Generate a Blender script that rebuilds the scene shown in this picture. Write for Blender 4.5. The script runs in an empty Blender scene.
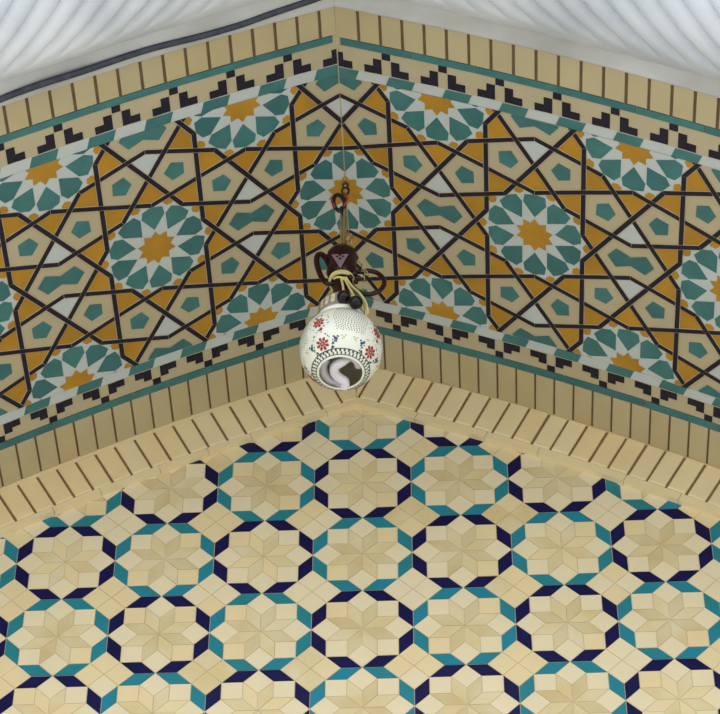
import bpy, bmesh, math, random
from mathutils import Vector, Matrix
random.seed(7)
S = 0.31                                   # metres per wall pattern repeat
COL = bpy.context.scene.collection
sc = bpy.context.scene

# ------------------------------------------------------------------ materials
def lin(c):
    return tuple(((x/255)/12.92 if x/255 <= .04045 else ((x/255+.055)/1.055)**2.4) for x in c)
def mat(name, rgb, rough=.35, var=.12, scale=9., spec=.5, rgb2=None, bump=0., metal=0., coat=0.):
    m = bpy.data.materials.new(name); m.use_nodes = True
    nt = m.node_tree; b = nt.nodes['Principled BSDF']
    c = lin(rgb)
    c2 = lin(rgb2) if rgb2 else tuple(x*(1-var) for x in c)
    geo = nt.nodes.new('ShaderNodeTexCoord')
    n = nt.nodes.new('ShaderNodeTexNoise'); n.inputs['Scale'].default_value = scale; n.inputs['Detail'].default_value = 5
    nt.links.new(geo.outputs['Object'], n.inputs['Vector'])
    r = nt.nodes.new('ShaderNodeValToRGB')
    r.color_ramp.elements[0].position = .35; r.color_ramp.elements[1].position = .65
    r.color_ramp.elements[0].color = (*c2, 1); r.color_ramp.elements[1].color = (*c, 1)
    nt.links.new(n.outputs['Fac'], r.inputs['Fac']); nt.links.new(r.outputs['Color'], b.inputs['Base Color'])
    b.inputs['Roughness'].default_value = rough; b.inputs['Specular IOR Level'].default_value = spec
    b.inputs['Metallic'].default_value = metal; b.inputs['Coat Weight'].default_value = coat
    if bump:
        n2 = nt.nodes.new('ShaderNodeTexNoise'); n2.inputs['Scale'].default_value = scale*6
        nt.links.new(geo.outputs['Object'], n2.inputs['Vector'])
        bp = nt.nodes.new('ShaderNodeBump'); bp.inputs['Strength'].default_value = bump; bp.inputs['Distance'].default_value = .004
        nt.links.new(n2.outputs['Fac'], bp.inputs['Height']); nt.links.new(bp.outputs['Normal'], b.inputs['Normal'])
    return m
M = dict(
 grout=mat('pale_grout', (196,180,146), .8, .18, 20, bump=.3),
 joint=mat('brown_joint', (112,88,60), .9, .25, 30),
 lb=mat('ledge_brick_lit', (234,214,168), .5, .06, 5, spec=.3, bump=.15), lb2=mat('ledge_brick_warm_lit', (234,211,160), .5, .07, 7, spec=.3, bump=.15),  # paler copies of the vault brick: the ledge's stronger light put into the colour
 ledge_joint=mat('ledge_joint', (138,108,74), .9, .2, 30),
 cream=mat('cream_tile', (206,184,138), .42, .06, 6, spec=.35),
 field=mat('cream_field', (184,170,138), .45, .06, 8, spec=.35),
 teal=mat('teal_tile', (62,118,118), .35, .2, 14, spec=.4),
 teal2=mat('dark_teal_tile', (56,110,112), .35, .18, 14, spec=.4),
 gold=mat('amber_tile', (184,134,36), .4, .2, 7, spec=.35),
 navy=mat('black_blue_tile', (26,22,42), .42, .3, 16, spec=.28),
 white=mat('white_tile', (190,196,194), .4, .05, 10, spec=.4),
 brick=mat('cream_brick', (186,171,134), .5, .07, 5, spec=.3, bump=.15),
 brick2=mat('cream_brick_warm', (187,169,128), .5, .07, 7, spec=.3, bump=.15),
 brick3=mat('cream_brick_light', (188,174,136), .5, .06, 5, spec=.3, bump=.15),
 w0=mat('ivory_tile', (232,216,178), .38, .04, 9, spec=.4),
 w1=mat('ivory_tile_warm', (230,210,162), .38, .08, 9, spec=.4, rgb2=(228,206,158)),
 w2=mat('ivory_star_tile', (224,209,170), .4, .08, 9, spec=.4, rgb2=(216,194,140)),
 w3=mat('ivory_star_tile_dark', (216,200,158), .4, .08, 9, spec=.4, rgb2=(206,184,134)),
 wg=mat('wall_grout', (216,196,156), .8, .15, 20),
 wnavy=mat('cobalt_navy_tile', (14,11,74), .32, .3, 14, spec=.3),
 wteal=mat('turquoise_tile', (28,128,152), .32, .25, 12, spec=.35, rgb2=(36,124,128)),
 marble=mat('white_marble', (218,220,224), .5, .2, 2.6, spec=.35, rgb2=(184,188,194), bump=.25),
 marble2=mat('marble_fillet', (196,197,196), .5, .12, 4, spec=.3, rgb2=(172,170,166), bump=.2),
 cable=mat('dark_cable', (34,38,52), .45, .3, 30, rgb2=(58,62,74)),
 ground=mat('paving', (232,224,206), .8, .15, 2),
 ceramic=mat('white_ceramic', (236,236,220), .16, .03, 20, coat=.4),
 inner=mat('lamp_inside', (238,228,200), .5, .2, 20),
 dot=mat('perforation', (70,72,64), .6, .1, 20),
 red=mat('red_glaze', (168,46,48), .3, .2, 90),
 blue=mat('blue_glaze', (44,74,116), .3, .2, 90),
 green=mat('green_glaze', (66,100,84), .3, .2, 90),
 tan=mat('tan_glaze', (192,164,96), .3, .2, 90),
 blackg=mat('black_glaze', (54,60,60), .3, .2, 90),
 bandgrey=mat('band_grey', (150,140,132), .35, .15, 60),
 yellow=mat('yellow_glaze', (220,200,70), .35, .15, 60),
 wood=mat('dark_red_wood', (44,12,14), .28, .3, 40, spec=.3),
 woodl=mat('pinkish_wood_face', (138,112,116), .4, .25, 40, spec=.3),  # greyish pink, paler than the rest of the wood
 cord=mat('yellow_cord', (214,200,130), .8, .15, 200),
 bead=mat('dark_bead', (24,8,14), .16, .2, 30, spec=.35),
 brass=mat('old_brass', (178,156,108), .35, .25, 60, metal=.5),
 bulb=mat('bulb_glass', (224,220,228), .2, .03, 30, coat=.5),
 plastic=mat('black_plastic', (26,24,26), .3, .2, 30),
)

# ------------------------------------------------------------------ mesh collector
class MB:
    def __init__(s): s.v=[]; s.f=[]; s.m=[]; s.mats=[]; s.sm=[]
    def mi(s, k):
        if k not in s.mats: s.mats.append(k)
        return s.mats.index(k)
    def face(s, pts, k, smooth=False):
        i=len(s.v); s.v += [tuple(p) for p in pts]; s.f.append(list(range(i,i+len(pts)))); s.m.append(s.mi(k)); s.sm.append(smooth)
    def prism(s, poly, h0, h1, k, fn, sides=True, side_k=None):
        top=[fn(p[0],p[1],h1) for p in poly]
        s.face(top,k)
        if sides:
            bot=[fn(p[0],p[1],h0) for p in poly]; n=len(poly)
            for i in range(n):
                j=(i+1)%n; s.face([top[i],bot[i],bot[j],top[j]], side_k or k)
    def bevprism(s, poly, h0, h1, b, k, fn):       # convex poly with a chamfered top
        n=len(poly); cx=sum(p[0] for p in poly)/n; cy=sum(p[1] for p in poly)/n
        inn=inset(poly,b)
        top=[fn(p[0],p[1],h1) for p in inn]; mid=[fn(p[0],p[1],h1-b*.7) for p in poly]; bot=[fn(p[0],p[1],h0) for p in poly]
        s.face(top,k)
        for i in range(n):
            j=(i+1)%n; s.face([top[i],mid[i],mid[j],top[j]],k); s.face([mid[i],bot[i],bot[j],mid[j]],k)
    def grid(s, P, k, closeu=False, closev=False, smooth=True):
        nu=len(P); nv=len(P[0]); base=len(s.v)
        for row in P: s.v += [tuple(p) for p in row]
        for i in range(nu if closeu else nu-1):
            for j in range(nv if closev else nv-1):
                a=base+i*nv+j; b=base+((i+1)%nu)*nv+j; c=base+((i+1)%nu)*nv+(j+1)%nv; d=base+i*nv+(j+1)%nv
                s.f.append([a,b,c,d]); s.m.append(s.mi(k)); s.sm.append(smooth)
    def tube(s, pts, r, k, n=10, closed=False, cap=True):
        pts=[Vector(p) for p in pts]; N=len(pts); P=[]; prev=None
        for i in range(N):
            if closed: t=pts[(i+1)%N]-pts[i-1]
            else: t=pts[min(i+1,N-1)]-pts[max(i-1,0)]
            t.normalize()
            if prev is None:
                a=Vector((0,0,1)) if abs(t.z)<.9 else Vector((1,0,0)); prev=t.cross(a).normalized()
            u=(prev-t*prev.dot(t)).normalized(); w=t.cross(u); prev=u
            rr=r(i/(N-1)) if callable(r) else r
            P.append([pts[i]+(u*math.cos(2*math.pi*j/n)+w*math.sin(2*math.pi*j/n))*rr for j in range(n)])
        s.grid(P,k,closeu=closed,closev=True)
        if cap and not closed: s.face(P[0],k); s.face(P[-1],k)
    def build(s, name, parent=None, loc=(0,0,0), scale=S, weld=True):
        me=bpy.data.meshes.new(name)
        L=Vector(loc)
        me.from_pydata([tuple((Vector(p)-L)*scale) for p in s.v],[],s.f)
        for k in s.mats: me.materials.append(M[k])
        me.polygons.foreach_set('material_index', s.m); me.polygons.foreach_set('use_smooth', s.sm)
        bm=bmesh.new(); bm.from_mesh(me)
        if weld: bmesh.ops.remove_doubles(bm, verts=bm.verts, dist=1e-6)
        bmesh.ops.recalc_face_normals(bm, faces=bm.faces)
        bm.to_mesh(me); bm.free(); me.update()
        o=bpy.data.objects.new(name,me); COL.objects.link(o)
        if parent is not None:
            o.parent=parent; o.location=L*scale-parent.location if parent.type=='EMPTY' or True else L*scale
        else: o.location=L*scale
        return o
def inset(poly,d):
    n=len(poly); A=sum(poly[i][0]*poly[(i+1)%n][1]-poly[(i+1)%n][0]*poly[i][1] for i in range(n))
    sg=1 if A>0 else -1; out=[]
    for i in range(n):
        p0,p1,p2=poly[i-1],poly[i],poly[(i+1)%n]
        e1=(p1[0]-p0[0],p1[1]-p0[1]); e2=(p2[0]-p1[0],p2[1]-p1[1])
        l1=math.hypot(*e1) or 1e-9; l2=math.hypot(*e2) or 1e-9
        n1=(-e1[1]/l1*sg, e1[0]/l1*sg); n2=(-e2[1]/l2*sg, e2[0]/l2*sg)
        k=1+n1[0]*n2[0]+n1[1]*n2[1]
        if k<.15: k=.15
        out.append((p1[0]+(n1[0]+n2[0])*d/k, p1[1]+(n1[1]+n2[1])*d/k))
    return out
def clip(poly, a, b, c):                    # keep a*x+b*y>=c
    out=[]; n=len(poly)
    for i in range(n):
        p,q=poly[i],poly[(i+1)%n]; dp=a*p[0]+b*p[1]-c; dq=a*q[0]+b*q[1]-c
        if dp>=0: out.append(p)
        if (dp>0 and dq<0) or (dp<0 and dq>0):
            t=dp/(dp-dq); out.append((p[0]+(q[0]-p[0])*t, p[1]+(q[1]-p[1])*t))
    return out
def area(p): return abs(sum(p[i][0]*p[(i+1)%len(p)][1]-p[(i+1)%len(p)][0]*p[i][1] for i in range(len(p))))/2
def tag(o,label,cat=None,group=None,kind=None):
    o['label']=label
    if cat: o['category']=cat
    if group: o['group']=group
    if kind: o['kind']=kind
    return o
def empty(name,loc,scale=S):
    o=bpy.data.objects.new(name,None); o.empty_display_size=.05; COL.objects.link(o); o.location=Vector(loc)*scale; return o
D=math.radians
def pol(r,a): return (r*math.cos(D(a)), r*math.sin(D(a)))

# ------------------------------------------------------------------ the arch
X0,Z0,AL,CU = -.066,1.814,.369,.036
U=.8743; YM=-2.416                          # pattern unit and mid line of the vault
KS=1.1756*U                                 # half a pattern repeat along the arch
def arch(side,L,h=0.):                      # L = length from the apex, h = below the vault surface
    th=AL+CU*L/2; tt=AL+CU*L
    x=math.cos(th)*L-math.sin(tt)*h; z=-math.sin(th)*L-math.cos(tt)*h
    return X0+side*x, Z0+z
def trim0(side,L,h):                        # keep below-surface material on its own side of the crease
    x,z=arch(side,L,h)
    if (x-X0)*side<0: x=X0
    return x,z
def vault(side):
    def fn(L,t,h):                          # L in pattern units, t = depth (neg = front)
        x,z=trim0(side,L*U,h); return (x, YM+t*U, z)
    return fn
TF,TB=-2.62,2.75
LMAX=8.4/U

# ---- ceiling: backing slab of the vault
ce=MB()
for side in (1,-1):
    NN=24; top=[];bot=[]
    P=[]
    for i in range(NN+1):
        L=LMAX*U*i/NN
        x,z=arch(side,L,0)
        P.append([(x,YM+TF*U,z),(x,YM+TB*U,z),(x,YM+TB*U,z+.5),(x,YM+TF*U,z+.5)])
    ce.grid(P,'grout',closev=True,smooth=False)
    ce.face(P[-1],'grout')
ceiling=ce.build('ceiling',loc=(X0,YM,Z0))
tag(ceiling,'shallow pointed arch vault of coloured star mosaic above the tiled wall',kind='structure')

# ---- girih field of ten pointed rosettes
HW=.027; G=.007
H1,H2,H3,H4=.004,.008,.008,.012
def line_x(p,d,q,e):                        # intersection of p+d*s and q+e*t
    den=d[0]*e[1]-d[1]*e[0]
    s=((q[0]-p[0])*e[1]-(q[1]-p[1])*e[0])/den
    return (p[0]+d[0]*s,p[1]+d[1]*s)
def girih(side):
    mb=MB(); fn=vault(side)
    def put(poly,h0,h1,k,sides=True):
        p=clip(poly,1,0,.012); p=clip(p,0,1,-(1.665 if side<0 else 1.641)) if p else p; p=clip(p,0,-1,-1.635) if p else p
        p=clip(p,-1,0,-LMAX+.02) if p else p
        if len(p)>=3 and area(p)>2e-5: mb.prism(p,h0,h1,k,fn,sides)
    def off(c,poly): return [(c[0]+x,c[1]+y) for x,y in poly]
    # cream bed
    n=26
    for i in range(n):
        a=LMAX*i/n; b=LMAX*(i+1)/n
        put([(a,-1.68),(b,-1.68),(b,1.64),(a,1.64)],0,.002,'field',False)
    cs=[]
    for k in range(-1,11):
        for r in (-1,0,1):
            if (k+r)%2==0: cs.append((k*1.1756, r*1.618))
    done=set()
    def pent(c,a0):
        key=(round(c[0],2),round(c[1],2))
        if key in done: return
        done.add(key)
        put(off(c,[pol(.128*random.uniform(.95,1.06),a0+72*j) for j in range(5)]),0,H2,random.choice(['teal','teal2']))
    def strap(P,sP,Q,sQ):
        d=(Q[0]-P[0],Q[1]-P[1]); l=math.hypot(*d); d=(d[0]/l,d[1]/l); nrm=(-d[1],d[0])
        def quad(hw,mode):
            pts=[]
            for sgn,(E,(st,cd)) in ((1,(P,sP)),(-1,(Q,sQ))):
                if st=='over': cd2=nrm; gap=-.001
                else:
                    cl=math.hypot(*cd); cd2=(cd[0]/cl,cd[1]/cl); gap=(HW+G) if st=='under' else G*.4
                if mode=='bed': 
                    gap=0 if st!='bend' else -.0
                nn=(-cd2[1],cd2[0])
                if nn[0]*d[0]+nn[1]*d[1]<0: nn=(-nn[0],-nn[1])
                q=(E[0]+nn[0]*gap*sgn, E[1]+nn[1]*gap*sgn)
                for w in ((1,-1) if sgn==1 else (-1,1)):
                    pts.append(line_x((P[0]+nrm[0]*hw*w,P[1]+nrm[1]*hw*w),d,q,cd2))
            return pts
        put(quad(HW+G,'bed'),0,H3,'grout')
        put(quad(HW,'top'),0,H4,'navy')
    for c in cs:
        N=[18+36*i for i in range(10)]
        mids=[(c[0]+pol(1,a)[0],c[1]+pol(1,a)[1]) for a in N]
        bends=[(c[0]+pol(.618,a)[0],c[1]+pol(.618,a)[1]) for a in N]
        Xs=[(c[0]+pol(.7265,a+18)[0],c[1]+pol(.7265,a+18)[1]) for a in N]
        for i in range(10):
            j=(i+1)%10; h=(i-1)%10
            put([mids[i],Xs[i],bends[i],Xs[h]],0,H1,'gold')
            put([c,bends[i],Xs[i]],0,H1,'white',False); put([c,Xs[i],bends[j]],0,H1,'white',False)
            a=N[i]; w=random.uniform(.97,1.03)
            put(off(c,[pol(.262,a),pol(.475,a+17.2),pol(.572*w,a+12.5),pol(.59,a+1.5),pol(.572,a-12.5),pol(.475,a-17.2)]),0,H2,random.choice(['teal','teal','teal2']))
            hc=off(c,[pol(.648,a+18)])[0]
            put(off(hc,[pol(.062*(1.0 if q%2 else 1.05),a+18+60*q) for q in range(6)]),0,H2,'gold')
            put(off(c,[(0,0),pol(.17,a-18),pol(.237,a),pol(.17,a+18)]),0,H2,'gold',False)
            ccw=lambda m: (bends[(m+1)%10][0]-mids[m][0],bends[(m+1)%10][1]-mids[m][1])
            cw=lambda m: (bends[(m-1)%10][0]-mids[m][0],bends[(m-1)%10][1]-mids[m][1])
            rad=lambda m: pol(1,N[m])
            strap(mids[i],('under',cw(i)),bends[j],('bend',rad(j)))
            strap(mids[i],('over',None),Xs[h],('under',ccw(h)))
            strap(Xs[h],('under',ccw(h)),bends[h],('bend',rad(h)))
        for a in (36,72,108,144,-36,-72,-108,-144):
            v=pol(1.0515,a); pent((c[0]+v[0],c[1]+v[1]),a+180)
    # bow ties with dumbbells between rosettes of one row
    for k in range(-1,11):
        for r in (-1,0,1):
            if (k+r)%2: 
                c=(k*1.1756,r*1.618)
                for sy in (1,-1):
                    put(off(c,[(0,.618*sy),(-.2245,.309*sy),(0,.236*sy),(.2245,.309*sy)]),0,H1,'white')
                    for sx in (1,-1):
                        # which strand goes over: rotate-symmetric rule
                        cwF = (sx*sy>0)
                        F=(c[0],c[1]+.618*sy); A=(c[0]+sx*.2245,c[1]+sy*.309); B=(c[0],c[1]+.236*sy)
                        oth=(-sx*.2245,-.309*sy)
                        dF=(A[0]-F[0],A[1]-F[1])
                        dB=(B[0]-A[0],B[1]-A[1])
                        if cwF: strap(F,('over',None),A,('under',dB)); strap(A,('over',None),B,('bend',(0,1)))
                        else:   strap(F,('under',oth),A,('over',None)); strap(A,('under',dF),B,('bend',(0,1)))
                dk=random.choice(['teal','teal2'])
                for sx in (1,-1):
                    for sy in (1,-1):
                        put(off(c,[(0,0),(sx*.285,0),(sx*.18,sy*.135),(0,sy*.062)]),0,H2,dk,False)
    return mb
for side in (1,-1):
    g=girih(side).build('mosaic_panel',ceiling,loc=(X0,YM,Z0))
    g['label']='star mosaic of amber, teal and black straps on the %s slope'%('right' if side>0 else 'left')

# ---- borders of the vault: lozenge strip, stepped border, teal band, soldier bricks
def border(side,end):
    mb=MB(); fn0=vault(side); sg=-1 if end=='front' else 1
    def fn(L,t,h): return fn0(L,sg*t,h)
    def put(poly,h0,h1,k,bev=0):
        p=clip(poly,1,0,.012)
        p=clip(p,-1,0,-LMAX) if p else p
        if len(p)>=3 and area(p)>1e-5:
            if bev: mb.bevprism(p,h0,h1,bev,k,fn)
            else: mb.prism(p,h0,h1,k,fn)
    dl=.045 if side<0 else .01
    if end=='front': a,b,c,d,e=1.64+dl*.6,1.765+dl,2.075+dl,2.175+dl,2.625; per,ph=.575*1.1756,.5*1.1756; bper,bph=.2225*1.1756,(.235 if side>0 else .16)*1.1756; jw=.036
    else: a,b,c,d,e=1.64,1.775,2.045,2.155,2.75; per,ph=.566*1.1756,.48*1.1756; bper,bph=.2095*1.1756,(.12 if side>0 else .182)*1.1756; jw=.025
    n=26
    for i in range(n):
        l0,l1=LMAX*i/n,LMAX*(i+1)/n
        put([(l0,b),(l1,b),(l1,c),(l0,c)],0,.003,'field')
        put([(l0,a),(l1,a),(l1,b),(l0,b)],0,.003,'white')
    # teal band in long tiles
    L=.05
    while L<LMAX:
        l=random.uniform(.75,1.05)
        put([(L,c+.004),(L+l-.008,c+.004),(L+l-.008,d-.004),(L,d-.004)],0,.010,random.choice(['teal','teal2']))
        L+=l
    # lozenges and stepped motif
    k=-1
    while ph+k*per<LMAX+.3:
        m=ph+k*per
        sh=(.045 if side>0 else -.045)*(1 if end=='front' else -1)
        put([(m+.03-sh,a+.004),(m+.34-sh,a+.004),(m+.34,b-.006),(m+.03,b-.006)],0,.008,'teal')
        z=(c-b)
        put([(m-.05,c-.09),(m+.05,c-.09),(m+.05,c-.003),(m-.05,c-.003)],0,.008,'navy')
        for q in (1,-1):
            pts=[(m+q*.058,b+.012),(m+q*.158,b+.012),(m+q*.158,c-.1),(m+q*.058,c-.1)]
            put(pts,0,.008,'navy')
            lo,hi=(b+.010,b+.108)
            pts=[(m+q*.16,lo),(m+q*.265,lo),(m+q*.265,hi),(m+q*.16,hi)]
            put(pts,0,.008,'navy')
        k+=1
    return mb,(put,(d,e,bper,bph,jw))
for side in (1,-1):
    for end in ('front','back'):
        mb,(put,(d,e,bper,bph,jw))=border(side,end)
        o=mb.build('stepped_border',ceiling,loc=(X0,YM,Z0))
        o['label']='cream border with black steps and a teal line, %s slope, %s edge'%('right' if side>0 else 'left','outer' if end=='front' else 'inner')
        bb=MB(); sg=-1 if end=='front' else 1; f0=vault(side)
        fn=lambda L,t,h,f0=f0,sg=sg: f0(L,sg*t,h)
        n=26
        for i in range(n):
            bb.prism([(LMAX*i/n,d),(LMAX*(i+1)/n,d),(LMAX*(i+1)/n,e),(LMAX*i/n,e)],0,.003,'joint',fn,False)
        edges=[0]
        L=bph
        while L<LMAX: edges.append(L); L+=bper*random.uniform(.995,1.005)
        for i in range(len(edges)-1):
            l0=edges[i]+(jw/2 if i else .004); l1=edges[i+1]-jw/2
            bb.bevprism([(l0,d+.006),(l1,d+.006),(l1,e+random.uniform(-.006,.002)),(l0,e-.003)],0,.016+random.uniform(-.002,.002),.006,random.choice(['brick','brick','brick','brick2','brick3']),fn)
        o=bb.build('brick_course',ceiling,loc=(X0,YM,Z0))
        o['label']='row of upright cream bricks with brown joints, %s slope, %s edge'%('right' if side>0 else 'left','outer' if end=='front' else 'inner')

# ------------------------------------------------------------------ back wall with eight pointed star tiles
wb=MB()
YW=.06                                      # wall face lies a little behind the brick ledge
fw=lambda x,z,h:(x,YW-h,z)
wb.prism([(-8.6,-8.6),(8.6,-8.6),(8.6,2.4),(-8.6,2.4)],-.3,0,'wg',fw)
a=.2071; r2=a/math.sqrt(2); g=.0035
def wt(poly,k,h=.0055,jit=.0012):
    zc=sum(p[1] for p in poly)/len(poly); xc=sum(p[0] for p in poly)/len(poly)
    if zc>1.8-.38*abs(xc-X0)-.2: return
    wb.prism(inset(poly,g),0,h+random.uniform(-jit,jit),k,fw)
ZO=.05
def rotp(c,poly,q):
    ca,sa=[(1,0),(0,1),(-1,0),(0,-1)][q]
    return [(c[0]+x*ca-y*sa,c[1]+x*sa+y*ca) for x,y in poly]
for i in range(-8,9):
    for j in range(-8,2):
        c=(i,j+ZO); ring='wnavy' if (i+j)%2==0 else 'wteal'
        tone=random.random()
        for q in range(4):
            wt(rotp(c,[(0,.5),(-a,.5),(-a-r2,.5-r2),(-r2,.5-r2)],q),ring)
            wt(rotp(c,[(0,.5),(a,.5),(a+r2,.5-r2),(r2,.5-r2)],q),ring)
            wt(rotp(c,[(0,.5),(-r2,.5-r2),(0,.5-2*r2),(r2,.5-r2)],q),'w0')
            wt(rotp(c,[(-.3536,.3536),(-r2,.3536),(-r2,r2),(-.3536,r2)],q),random.choice(['w0','w0','w1']),.006)
            A_=['w2','w3'] if tone<.6 else ['w1','w2']
            wt(rotp(c,[(0,0),(0,a),(-r2,a+r2),(-r2,r2)],q),A_[0],.005,.0018)
            wt(rotp(c,[(0,0),(0,a),(r2,a+r2),(r2,r2)],q),A_[1],.005,.0018)
        cc=(i+.5,j+.5+ZO); h=.5-a
        tn=random.choice([['w0','w1'],['w1','w1'],['w0','w0'],['w1','w2']])
        for q in range(4):
            wt(rotp(cc,[(0,0),(h/2,h/2),(0,h),(-h/2,h/2)],q),random.choice(tn),.0055)
wall=wb.build('wall_back',loc=(0,0,-2))
tag(wall,'cream tile wall of eight pointed stars ringed in navy and turquoise',kind='structure')

# ------------------------------------------------------------------ ledge of slanted bricks following the arch on the wall
YE=YM+TB*U
for side in (1,-1):
    W0,W1=(.012,.505) if side>0 else (.05,.53)
    lb=MB()
    def fl(L,w,h,side=side):                # w = distance down from the vault edge, measured square to it
        x,z=trim0(side,L,w); return (x,YE+.01-h,z)
    n=30; LM=LMAX*U
    def cr(L,w):                             # push start so that pieces stop at the centre line
        return max(L, w*math.tan(AL)*1.0)
    for i in range(n):
        l0,l1=LM*i/n,LM*(i+1)/n
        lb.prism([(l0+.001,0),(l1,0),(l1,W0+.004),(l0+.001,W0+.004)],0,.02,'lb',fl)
        lb.prism([(l0,0),(l1,0),(l1,W1),(l0,W1)],-.05,.006,'ledge_joint',fl)
    L=.226 if side>0 else .15; per=.222; first=True
    e=[.006,L]
    while e[-1]<LM: e.append(e[-1]+per*random.uniform(.97,1.03))
    for i in range(len(e)-1):
        l0=e[i]+(.014 if i else 0); l1=e[i+1]-.014
        l0t=l0; l0b=l0
        if l0<W1*math.tan(AL): l0b=max(l0,W1*math.tan(AL))
        if l1<l0b+.02: 
            lb.bevprism([(l0,.0),(l1,.0),(l1,max(.05,l1/math.tan(AL)-.02)),(l0,max(.03,l0/math.tan(AL)-.02))],0,.022,.006,'lb',fl); continue
        poly=[(l0,W0),(l1,W0),(l1,W1-.004),(l0b,W1-.004)]
        if l0b>l0: poly=[(l0,W0),(l1,W0),(l1,W1-.004),(l0b,W1-.004),(l0,max(W0+.01,l0/math.tan(AL)))]
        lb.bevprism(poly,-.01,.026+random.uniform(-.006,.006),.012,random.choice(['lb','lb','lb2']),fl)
    # rounded filler tucked in the angle above the first joint
    # fillet under the bricks, in lengths
    L=.0
    while L<LM:
        l=random.uniform(.5,1.0); l1=min(L+l,LM)
        steps=3
        for q in range(steps):
            a0=L+(l1-L)*q/steps; a1=L+(l1-L)*(q+1)/steps-(.006 if q==steps-1 else 0)
            b0=max(a0,W1*math.tan(AL)); c0=max(a0,.6*math.tan(AL))
            if a1<=c0: continue
            lb.prism([(b0,W1),(a1,W1),(a1,.595),(c0,.595)],-.08,.012,'lb',fl)
        L=l1
    o=lb.build('trim_%d'%(1 if side>0 else 2),loc=(X0,YE,Z0))
    tag(o,'sloping ledge of slanted cream bricks on the wall, %s of the peak'%('right' if side>0 else 'left'),kind='structure')

# ------------------------------------------------------------------ carved marble rope moulding round the arch front
YF=YM+TF*U
for side in (1,-1):
    mb=MB()
    # fillet slab: profile in (y,z-offset) swept along the arch
    prof=[(0,.02),(0,-.045),(-.02,-.055),(-.16,-.055),(-.3,-.04),(-.36,-.01),(-.36,.5),(0,.5)]
    P=[]
    NN=50
    for i in range(NN+1):
        L=LMAX*U*i/NN
        x,z=arch(side,L,0)
        P.append([(x,YF+py,z+pz) for py,pz in prof])
    mb.grid(P,'marble2',closev=True,smooth=False); mb.face(P[-1],'marble2')
    o_f=MB()
    R0=.62; cy,cz=(YF-.66,.41) if side>0 else (YF-.70,.45); lobes=(14 if side>0 else 15); tw=-1.45
    P=[]; NL=600; NA=168
    for i in range(NL+1):
        L=-.45+(LMAX*U+.45)*i/NL
        xx,zz=arch(side,max(L,0),0)
        if L<0: xx=X0+side*L*math.cos(AL); zz=Z0-L*math.sin(AL)
        tt=AL+CU*max(L,0); row=[]
        for j in range(NA):
            ph=2*math.pi*j/NA
            v=abs(math.sin(lobes/2*(ph+tw*L)))
            da=abs((math.degrees(ph)-304+180)%360-180); fd=min(1,max(0,(da-3)/24)); fd=fd*fd*(3-2*fd)
            r=R0*(1-.115*fd*(1-v)**1.5)
            # cross-section plane: horizontal depth axis and square-to-arch axis
            dy=r*math.cos(ph); dn=r*math.sin(ph)
            x=xx+side*math.sin(tt)*(dn); z=zz+math.cos(tt)*dn
            if (x-X0)*side<0: x=X0-0.0
            row.append((x,cy+dy,z+cz))
        P.append(row)
    rp=MB(); rp.grid(P,'marble',closev=True)
    o=mb.build('trim_%d'%(3 if side>0 else 4),loc=(X0,YF,Z0))
    tag(o,'flat white marble fillet along the arch front with carved rope, %s side'%('right' if side>0 else 'left'),kind='structure')
    r_=rp.build('rope_moulding',o,loc=(X0,YF,Z0))
    r_['label']='thick twisted marble rope carving'

# black cable lying along the left fillet
cb=MB(); pts=[]
for i in range(100):
    L=-.5+7.5*i/99
    x,z=arch(-1,max(L,0),0)
    if L<0: x=X0-L*.93; z=Z0-L*.36
    wob=.012*math.sin(L*2.1)+.007*math.sin(L*5.3+1)
    fr=max(0,.9-L)*.09
    bump=.07*math.exp(-((L-2.75)/.45)**2)+.0
    pts.append((x,YF-.105-fr-bump*.3+wob,z-.085-bump*.5+ .02 - (0 if L<3.4 else .0)))
cb.tube(pts,.033,'cable',10)
cbo=cb.build('cable',loc=pts[40]); tag(cbo,'thin black cable running along the white marble edge left of the peak','cable')

# ground of the courtyard far below
gr=MB(); gr.face([(-60,-60,-24.5),(60,-60,-24.5),(60,6,-24.5),(-60,6,-24.5)],'ground')
go=gr.build('floor',loc=(0,-20,-24.5)); tag(go,'pale paved courtyard floor far below the arch',kind='structure')

# ------------------------------------------------------------------ hanging lantern
YL=YM-.1*U; XL=X0+.0; ZC=Z0-2.51; LX=XL-.025
def pos(px,py,dy=0.):                        # lantern-plane helper: sizes read in hundredths of a repeat
    return (LX+(px-341)/105., YL+dy, ZC+(349-py+77*dy)/71.)
lan=empty('hanging_lantern',(LX,YL,ZC-.35))
tag(lan,'round white ceramic lantern with red flowers and open bottom hanging at the arch peak','lantern')
def part(mb,name,label=None,parent=None,loc=None):
    p=parent or lan
    base=loc or (LX,YL,ZC)
    me_o=mb.build(name,None,loc=base)
    par=Vector((0,0,0)); q=p
    while q is not None: par=par+q.location; q=q.parent
    me_o.parent=p; me_o.location=Vector(base)*S-par
    if label: me_o['label']=label
    return me_o
R=.40
def lathe(mb,prof,k,n=64,c=(LX,YL,ZC)):
    P=[[(c[0]+r*math.cos(2*math.pi*j/n),c[1]+r*math.sin(2*math.pi*j/n),c[2]+z) for j in range(n)] for r,z in prof]
    mb.grid(P,k,closev=True)
gl=MB()
out=[]
for i in range(41):
    a_=D(-58+i*(58+56)/40); out.append((R*math.cos(a_),R*.98*math.sin(a_)))
lathe(gl,out,'ceramic')
lip=[(out[0][0],out[0][1]),(out[0][0]-.005,out[0][1]-.004),(out[0][0]-.010,out[0][1]+.004)]
lathe(gl,lip,'ceramic')
inn=[(out[0][0]-.010,out[0][1]+.004)]+[((R-.03)*math.cos(D(b)),(R-.03)*math.sin(D(b))) for b in range(-55,56,6)]+[(.001,.31)]
lathe(gl,inn,'inner')
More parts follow.
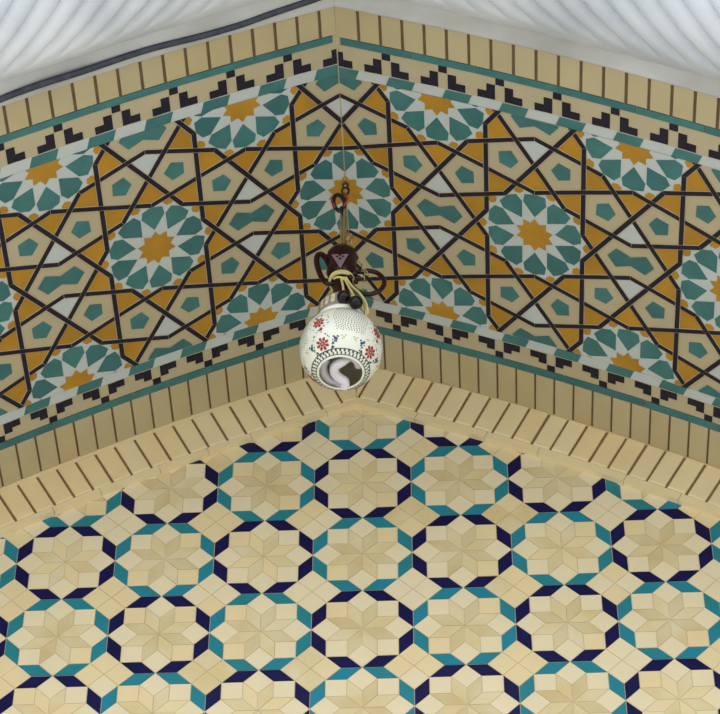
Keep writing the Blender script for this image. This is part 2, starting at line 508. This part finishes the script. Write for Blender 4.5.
# raised rim under the neck
lathe(gl,[(out[-1][0]+.0,out[-1][1]),(.245,.345),(.25,.365),(.24,.385),(.21,.39)],'ceramic')
globe=part(gl,'globe','white ceramic globe pierced with fine holes')
# painted ornament
fl_=MB()
def sph(lon,lat,u=0,v=0,k=1.006):            # lon from the camera side, degrees; u,v tangent offsets
    lo=D(lon); la=D(lat)
    n=Vector((math.sin(lo)*math.cos(la),-math.cos(lo)*math.cos(la),math.sin(la)))
    e=Vector((math.cos(lo),math.sin(lo),0)); t=n.cross(e)*-1
    if t.z<0: t=-t
    p=(n*R+e*u+t*v).normalized()*R*k
    return (LX+p.x,YL+p.y,ZC+p.z*.98)
def blob(lon,lat,u,v,r,k,n=7,asp=1.,rot=0.,kk=1.006):
    pts=[]
    for i in range(n):
        a_=2*math.pi*i/n; x=r*math.cos(a_); y=r*asp*math.sin(a_)
        pts.append(sph(lon,lat,u+x*math.cos(rot)-y*math.sin(rot),v+x*math.sin(rot)+y*math.cos(rot),kk))
    fl_.face(pts,k)
def flower(lon,lat,r):
    for i in range(8):
        a_=2*math.pi*i/8+.2
        blob(lon,lat,r*.62*math.cos(a_),r*.62*math.sin(a_),r*.30,'red',6,.7,a_)
    blob(lon,lat,0,0,r*.34,'red',8,kk=1.008); blob(lon,lat,0,0,r*.14,'tan',6,kk=1.011)
    for i in range(16):
        a_=2*math.pi*i/16+random.uniform(-.2,.2); q=r*random.uniform(1.15,1.7)
        blob(lon,lat,q*math.cos(a_),q*math.sin(a_),r*random.uniform(.11,.2),random.choice(['green','blackg','blue']),5,.5,a_+1)
for q in range(4):
    lc=17+90*q
    flower(lc-46,-36,.076); flower(lc-46,-1,.072)
    blob(lc-46,-1,.02,-.095,.02,'red',6); blob(lc-46,-1,-.03,.085,.018,'red',6); blob(lc-46,-1,.03,.1,.014,'green',6)
    for s_ in (-1,1):
        for (du,dv,r_,k_) in ((0,0,.022,'blue'),(.018,.022,.014,'blue'),(-.02,.02,.013,'blue'),(.0,-.025,.013,'green'),(.03,-.01,.010,'green')):
            blob(lc+s_*22,-33,du*s_,dv,r_,k_,6,.7,.6*s_)
        for (du,dv,r_) in ((0,0,.012),(.02,.014,.010),(-.016,.016,.010),(.012,-.016,.009)):
            blob(lc+s_*9,-31,du*s_,dv,r_,'tan',5,.6,s_)
    # extra leaves low beside the red flower
    for s_ in (-1,1):
        blob(lc-46+s_*16,-44,0,0,.02,'blackg',5,.5,s_); blob(lc-46+s_*19,-40,0,.01,.017,'green',5,.5,-s_)
    # pierced fan of tiny holes
    for rr in range(1,12):
        nn=int(5.6*rr)
        for i in range(nn):
            a_=2*math.pi*i/nn+rr*.4
            u_=.0255*rr*math.cos(a_); v_=.0255*rr*math.sin(a_)*.9
            if abs(u_)>.185-.25*max(v_,0)-.25*max(-v_-.05,0) or v_<-.2: continue
            blob(lc,4,u_,v_+.01,.0058,'dot',5,1.3)
deco=part(fl_,'painted_flowers','red and blue flower sprays and rows of tiny dark holes',globe)
# patterned ring round the opening
rg=MB()
def ringpt(r,a_):
    z=-math.sqrt(max(0,R*R-r*r))*.98*1.006; return (LX+r*1.006*math.cos(a_),YL+r*1.006*math.sin(a_),ZC+z)
def arcs(r0,r1,a0,a1,k,n=1):
    for i in range(n):
        x0=a0+(a1-a0)*i/n; x1=a0+(a1-a0)*(i+1)/n
        rg.face([ringpt(r0,x0),ringpt(r1,x0),ringpt(r1,x1),ringpt(r0,x1)],k)
arcs(.270,.276,0,2*math.pi,'blackg',72); arcs(.226,.231,0,2*math.pi,'blackg',72)
for i in range(40):
    a_=2*math.pi*i/40; w=2*math.pi/40
    arcs(.254,.270,a_,a_+w*.42,'blackg'); arcs(.231,.252,a_+w*.3,a_+w*.62,'blackg')
part(rg,'key_border','dark key pattern ring around the open bottom',globe)
# neck band
nk=MB()
lathe(nk,[(.215,.385),(.235,.40),(.235,.43),(.225,.56),(.215,.585),(.16,.6),(.09,.6)],'bandgrey')
for i in range(22):
    a_=2*math.pi*i/22; w=2*math.pi/22
    for kq,(b0,b1,z0_,z1_,k_) in enumerate(((.12,.72,.435,.55,'ceramic'),(.2,.36,.45,.54,'yellow'),(.46,.62,.45,.54,'yellow'))):
        rr=.2365+kq*.0008 if kq<2 else .2373
        p=[]
        for b_,z_ in ((b0,z0_),(b1,z0_),(b1,z1_),(b0,z1_)):
            r_=rr+(.43-z_)*.077+.001
            p.append((LX+r_*math.cos(a_+w*b_),YL+r_*math.sin(a_+w*b_),ZC+z_))
        nk.face(p,k_)
part(nk,'neck','grey and yellow patterned neck band')
# bulb
bu=MB(); bp=[]
ctrl=[(487,530),(470,480),(420,450),(350,448),(300,480),(292,530),(325,570),(365,600),(362,640),(300,645),(235,620),(200,570),(200,510),(235,465)]
def cat(c,n=6):
    o=[]
    for i in range(len(c)-1):
        p0=Vector(c[max(i-1,0)]);p1=Vector(c[i]);p2=Vector(c[i+1]);p3=Vector(c[min(i+2,len(c)-1)])
        for j in range(n):
            t=j/n; o.append(.5*((2*p1)+(-p0+p2)*t+(2*p0-5*p1+4*p2-p3)*t*t+(-p0+3*p1-3*p2+p3)*t**3))
    o.append(Vector(c[-1])); return o
zb=-.285
BS=.93
for i,(cx,cy_) in enumerate(ctrl):
    px=295+cx/7.51; py=300+cy_/7.51
    bp.append((LX+(px-340.5)/105.*BS, YL+((py-367.6)/77.)*BS, ZC+zb+(.0 if 2<i<9 else .03+.01*abs(i-6))))
bp3=cat(bp)
bu.tube(bp3,.047,'bulb',12)
lathe(bu,[(.0,-.02),(.07,-.02),(.09,.02),(.09,.18),(.05,.3),(.001,.3)],'bulb',24)
part(bu,'spiral_bulb','white spiral energy saving bulb')
# wooden top
wd=MB()
lathe(wd,[(.10,.59),(.13,.62),(.10,.68),(.085,.85),(.09,.97),(.135,1.03),(.155,1.12),(.14,1.22),(.165,1.33),(.13,1.41),(.04,1.43),(.001,1.43)],'wood',10)
top=part(wd,'wooden_finial','dark red turned wood top')
fc=MB()
def tri(h): return [pos(331,251.5,h),pos(348.5,251.5,h),pos(340.5,266.5,h)]
A3=tri(-.19); B3=tri(-.10)
fc.face(A3,'woodl'); 
for i in range(3): fc.face([A3[i],B3[i],B3[(i+1)%3],A3[(i+1)%3]],'woodl')
for i,(qx,qy) in enumerate(((-.03,.03),(0,.0),(.03,.03),(0,.05))):
    c=pos(340,256,-.197); fc.tube([(c[0]+qx-.012,c[1],c[2]+qy),(c[0]+qx+.012,c[1],c[2]+qy+.006)],.007,'wood',6)
part(fc,'carved_face','pinkish triangular face on the wood top',top)
ha=MB()
hp=[pos(*p) for p in ((334,281,),(326,281),(320,274),(316,264),(314.5,256),(316,250.5),(320,250),(324,254),(328,262),(334,266))]
ha.tube(cat(hp),lambda t:.030-.01*abs(t-.5),'wood',10)
part(ha,'wooden_handle','curved left wooden handle',top)
hb=MB()
hp=[pos(*p) for p in ((352,268),(359,270),(368,269),(377,271.5),(383,277),(384.5,283),(381,289),(374,293),(365,294),(358,291),(351,284))]
hb.tube(cat(hp),.024,'wood',10)
part(hb,'wooden_handle','ring shaped right wooden handle',top)
kb=MB()
for (px,py,dy,r_) in ((354,272,-.06,.036),(350,276,-.1,.03),(358,277,-.07,.034),(356,281,-.09,.024)):
    c=pos(px,py,dy); lathe(kb,[(r_*math.sin(math.pi*i/8)+1e-5,-r_*math.cos(math.pi*i/8)) for i in range(9)],'wood',12,c)
part(kb,'carved_knob','cluster of small carved wooden knobs',top)
# yellow cord tied round the wood with two beads
cd=MB(); ringp=[(LX+.118*math.cos(t_*math.pi/12),YL+.118*math.sin(t_*math.pi/12),ZC+.985-.012*math.sin(t_*math.pi/12)) for t_ in range(24)]
cd.tube(ringp,.017,'cord',8,closed=True)
cd.tube([(p[0],p[1],p[2]-.024) for p in ringp],.015,'cord',8,closed=True)
front=-.135
def strand(pl): cd.tube(cat([pos(*p) for p in pl]),.0115,'cord',8)
strand([(341,276,front),(343,284,-.17),(344.5,292,-.25)])
strand([(344,276,front),(348,284,-.17),(353,293,-.25),(356,298,-.28)])
strand([(346,276,front),(352,285,-.16),(361,294,-.22),(367,304,-.24),(369,314,-.25)])
strand([(345,277,front),(353,287,-.15),(363,297,-.2),(366,307,-.22),(367.5,317,-.23)])
strand([(333,277,-.12),(338,275.5,-.14),(344,277,-.145),(341,279,-.14)])
cdo=part(cd,'yellow_cord','pale yellow cord tied round the wood')
for (px,py,dy) in ((345,297,-.27),(357,303,-.29)):
    be=MB(); c=pos(px,py,dy); r_=.068
    lathe(be,[(r_*math.sin(math.pi*i/14)+1e-5,-r_*.95*math.cos(math.pi*i/14)) for i in range(15)],'bead',24,c)
    part(be,'bead','dark glossy wooden bead',cdo,loc=c)

# ------------------------------------------------------------------ chain, hook and wire
def torus_link(mb,c,w,h,r,k,rot,tilt=0):
    pts=[]
    for i in range(20):
        a_=2*math.pi*i/20; x=w*math.cos(a_); z=h*math.sin(a_)
        p=Vector((x,0,z)); p=Matrix.Rotation(tilt,3,'Y')@p; p=Matrix.Rotation(rot,3,'Z')@p
        pts.append((c[0]+p.x,c[1]+p.y,c[2]+p.z))
    mb.tube(pts,r,k,8,closed=True)
ztop=Z0-.02; zbot=ZC+1.50
ch=empty('hanging_chain',(XL,YL,ztop)); tag(ch,'short brass link chain from the arch peak down to the lantern top','chain')
nlk=9
z1=ztop-.46
for i in range(nlk):
    mb=MB(); z=z1-(z1-zbot)*(i+.3)/nlk; c=(XL-.012-.004*(i%2),YL,z)
    torus_link(mb,c,.028,.066,.0115,'brass',D(20 if i%2 else 100))
    part(mb,'chain_link',None,ch,loc=c)
mb=MB(); cc=(XL,YL,ztop-.04)
mb.tube([(XL,YL,Z0+.03),(XL,YL,ztop-.05)],.016,'brass',8)
lathe(mb,[(.001,-.012),(.03,-.012),(.035,0),(.02,.01),(.012,.02)],'plastic',20,(XL,YL,Z0-.035))
torus_link(mb,(XL,YL,ztop-.11),.035,.06,.012,'plastic',0)
torus_link(mb,(XL+.01,YL,ztop-.20),.026,.05,.010,'brass',D(80))
part(mb,'ceiling_hook','small dark hook fixed into the crease',ch,loc=cc)
mb=MB(); c=(XL-.062,YL-.01,ztop-.31)
torus_link(mb,c,.055,.13,.022,'plastic',0,D(-8))
mb.tube([(c[0]-.075,c[1]-.02,c[2]+.06),(c[0]-.07,c[1]-.03,c[2]-.02),(c[0]-.04,c[1]-.03,c[2]-.10)],.012,'red',8)
mb.tube([(c[0]+.05,c[1]-.02,c[2]+.12),(c[0]+.085,c[1]-.03,c[2]+.02),(c[0]+.05,c[1]-.03,c[2]-.10)],.012,'red',8)
torus_link(mb,(c[0]+.03,c[1],c[2]-.13),.03,.05,.014,'plastic',D(70))
part(mb,'snap_clip','black oval snap clip edged with red',ch,loc=c)
mb=MB(); c=(XL+.045,YL-.02,zbot+.12)
torus_link(mb,c,.03,.055,.014,'brass',D(30),D(15)); torus_link(mb,(c[0]+.02,c[1],c[2]-.08),.028,.05,.012,'brass',D(100),D(-20))
part(mb,'brass_ring','larger brass ring above the lantern top',ch,loc=c)
# small gold jump links beside the right handle
jc=MB()
for (px,py,ro) in ((359,261,20),(362,266,100),(366,271,30),(364,277,100)):
    torus_link(jc,pos(px,py,-.03),.018,.04,.006,'brass',D(ro),D(-35))
part(jc,'brass_links','loose brass links beside the right handle',top)

# ------------------------------------------------------------------ camera
f=2635.35; C=Vector((.89956,-19.3053,-19.1493)); p_,y_,r_=.82843,-.048175,.0041658
cp,sp=math.cos(p_),math.sin(p_); cy,sy=math.cos(y_),math.sin(y_); cr,sr=math.cos(r_),math.sin(r_)
fwd=Vector((sy*cp,cy*cp,sp)); right=Vector((cy,-sy,0)); up=right.cross(fwd)
rr=cr*right+sr*up; uu=-sr*right+cr*up
cam=bpy.data.cameras.new('camera'); co=bpy.data.objects.new('camera',cam); COL.objects.link(co)
mx=Matrix((rr,uu,-fwd)).transposed().to_4x4(); mx.translation=C*S; co.matrix_world=mx
cam.sensor_width=36; cam.sensor_fit='HORIZONTAL'; cam.lens=f*36/720; cam.clip_end=200
sc.camera=co

# ------------------------------------------------------------------ light: bright overcast sky
w=bpy.data.worlds.new('sky'); sc.world=w; w.use_nodes=True; nt=w.node_tree; bg=nt.nodes['Background']
tc=nt.nodes.new('ShaderNodeTexCoord'); sx=nt.nodes.new('ShaderNodeSeparateXYZ'); rp_=nt.nodes.new('ShaderNodeValToRGB')
nt.links.new(tc.outputs['Generated'],sx.inputs[0]); nt.links.new(sx.outputs['Z'],rp_.inputs['Fac'])
rp_.color_ramp.elements[0].position=0; rp_.color_ramp.elements[0].color=(1.0,1.03,1.08,1)
rp_.color_ramp.elements[1].position=.8; rp_.color_ramp.elements[1].color=(.66,.76,.9,1)
nt.links.new(rp_.outputs['Color'],bg.inputs['Color']); bg.inputs['Strength'].default_value=1.0
sc.view_settings.view_transform='Standard'; sc.view_settings.look='None'; sc.view_settings.gamma=1; sc.view_settings.use_curve_mapping=False
sc.view_settings.exposure=.70
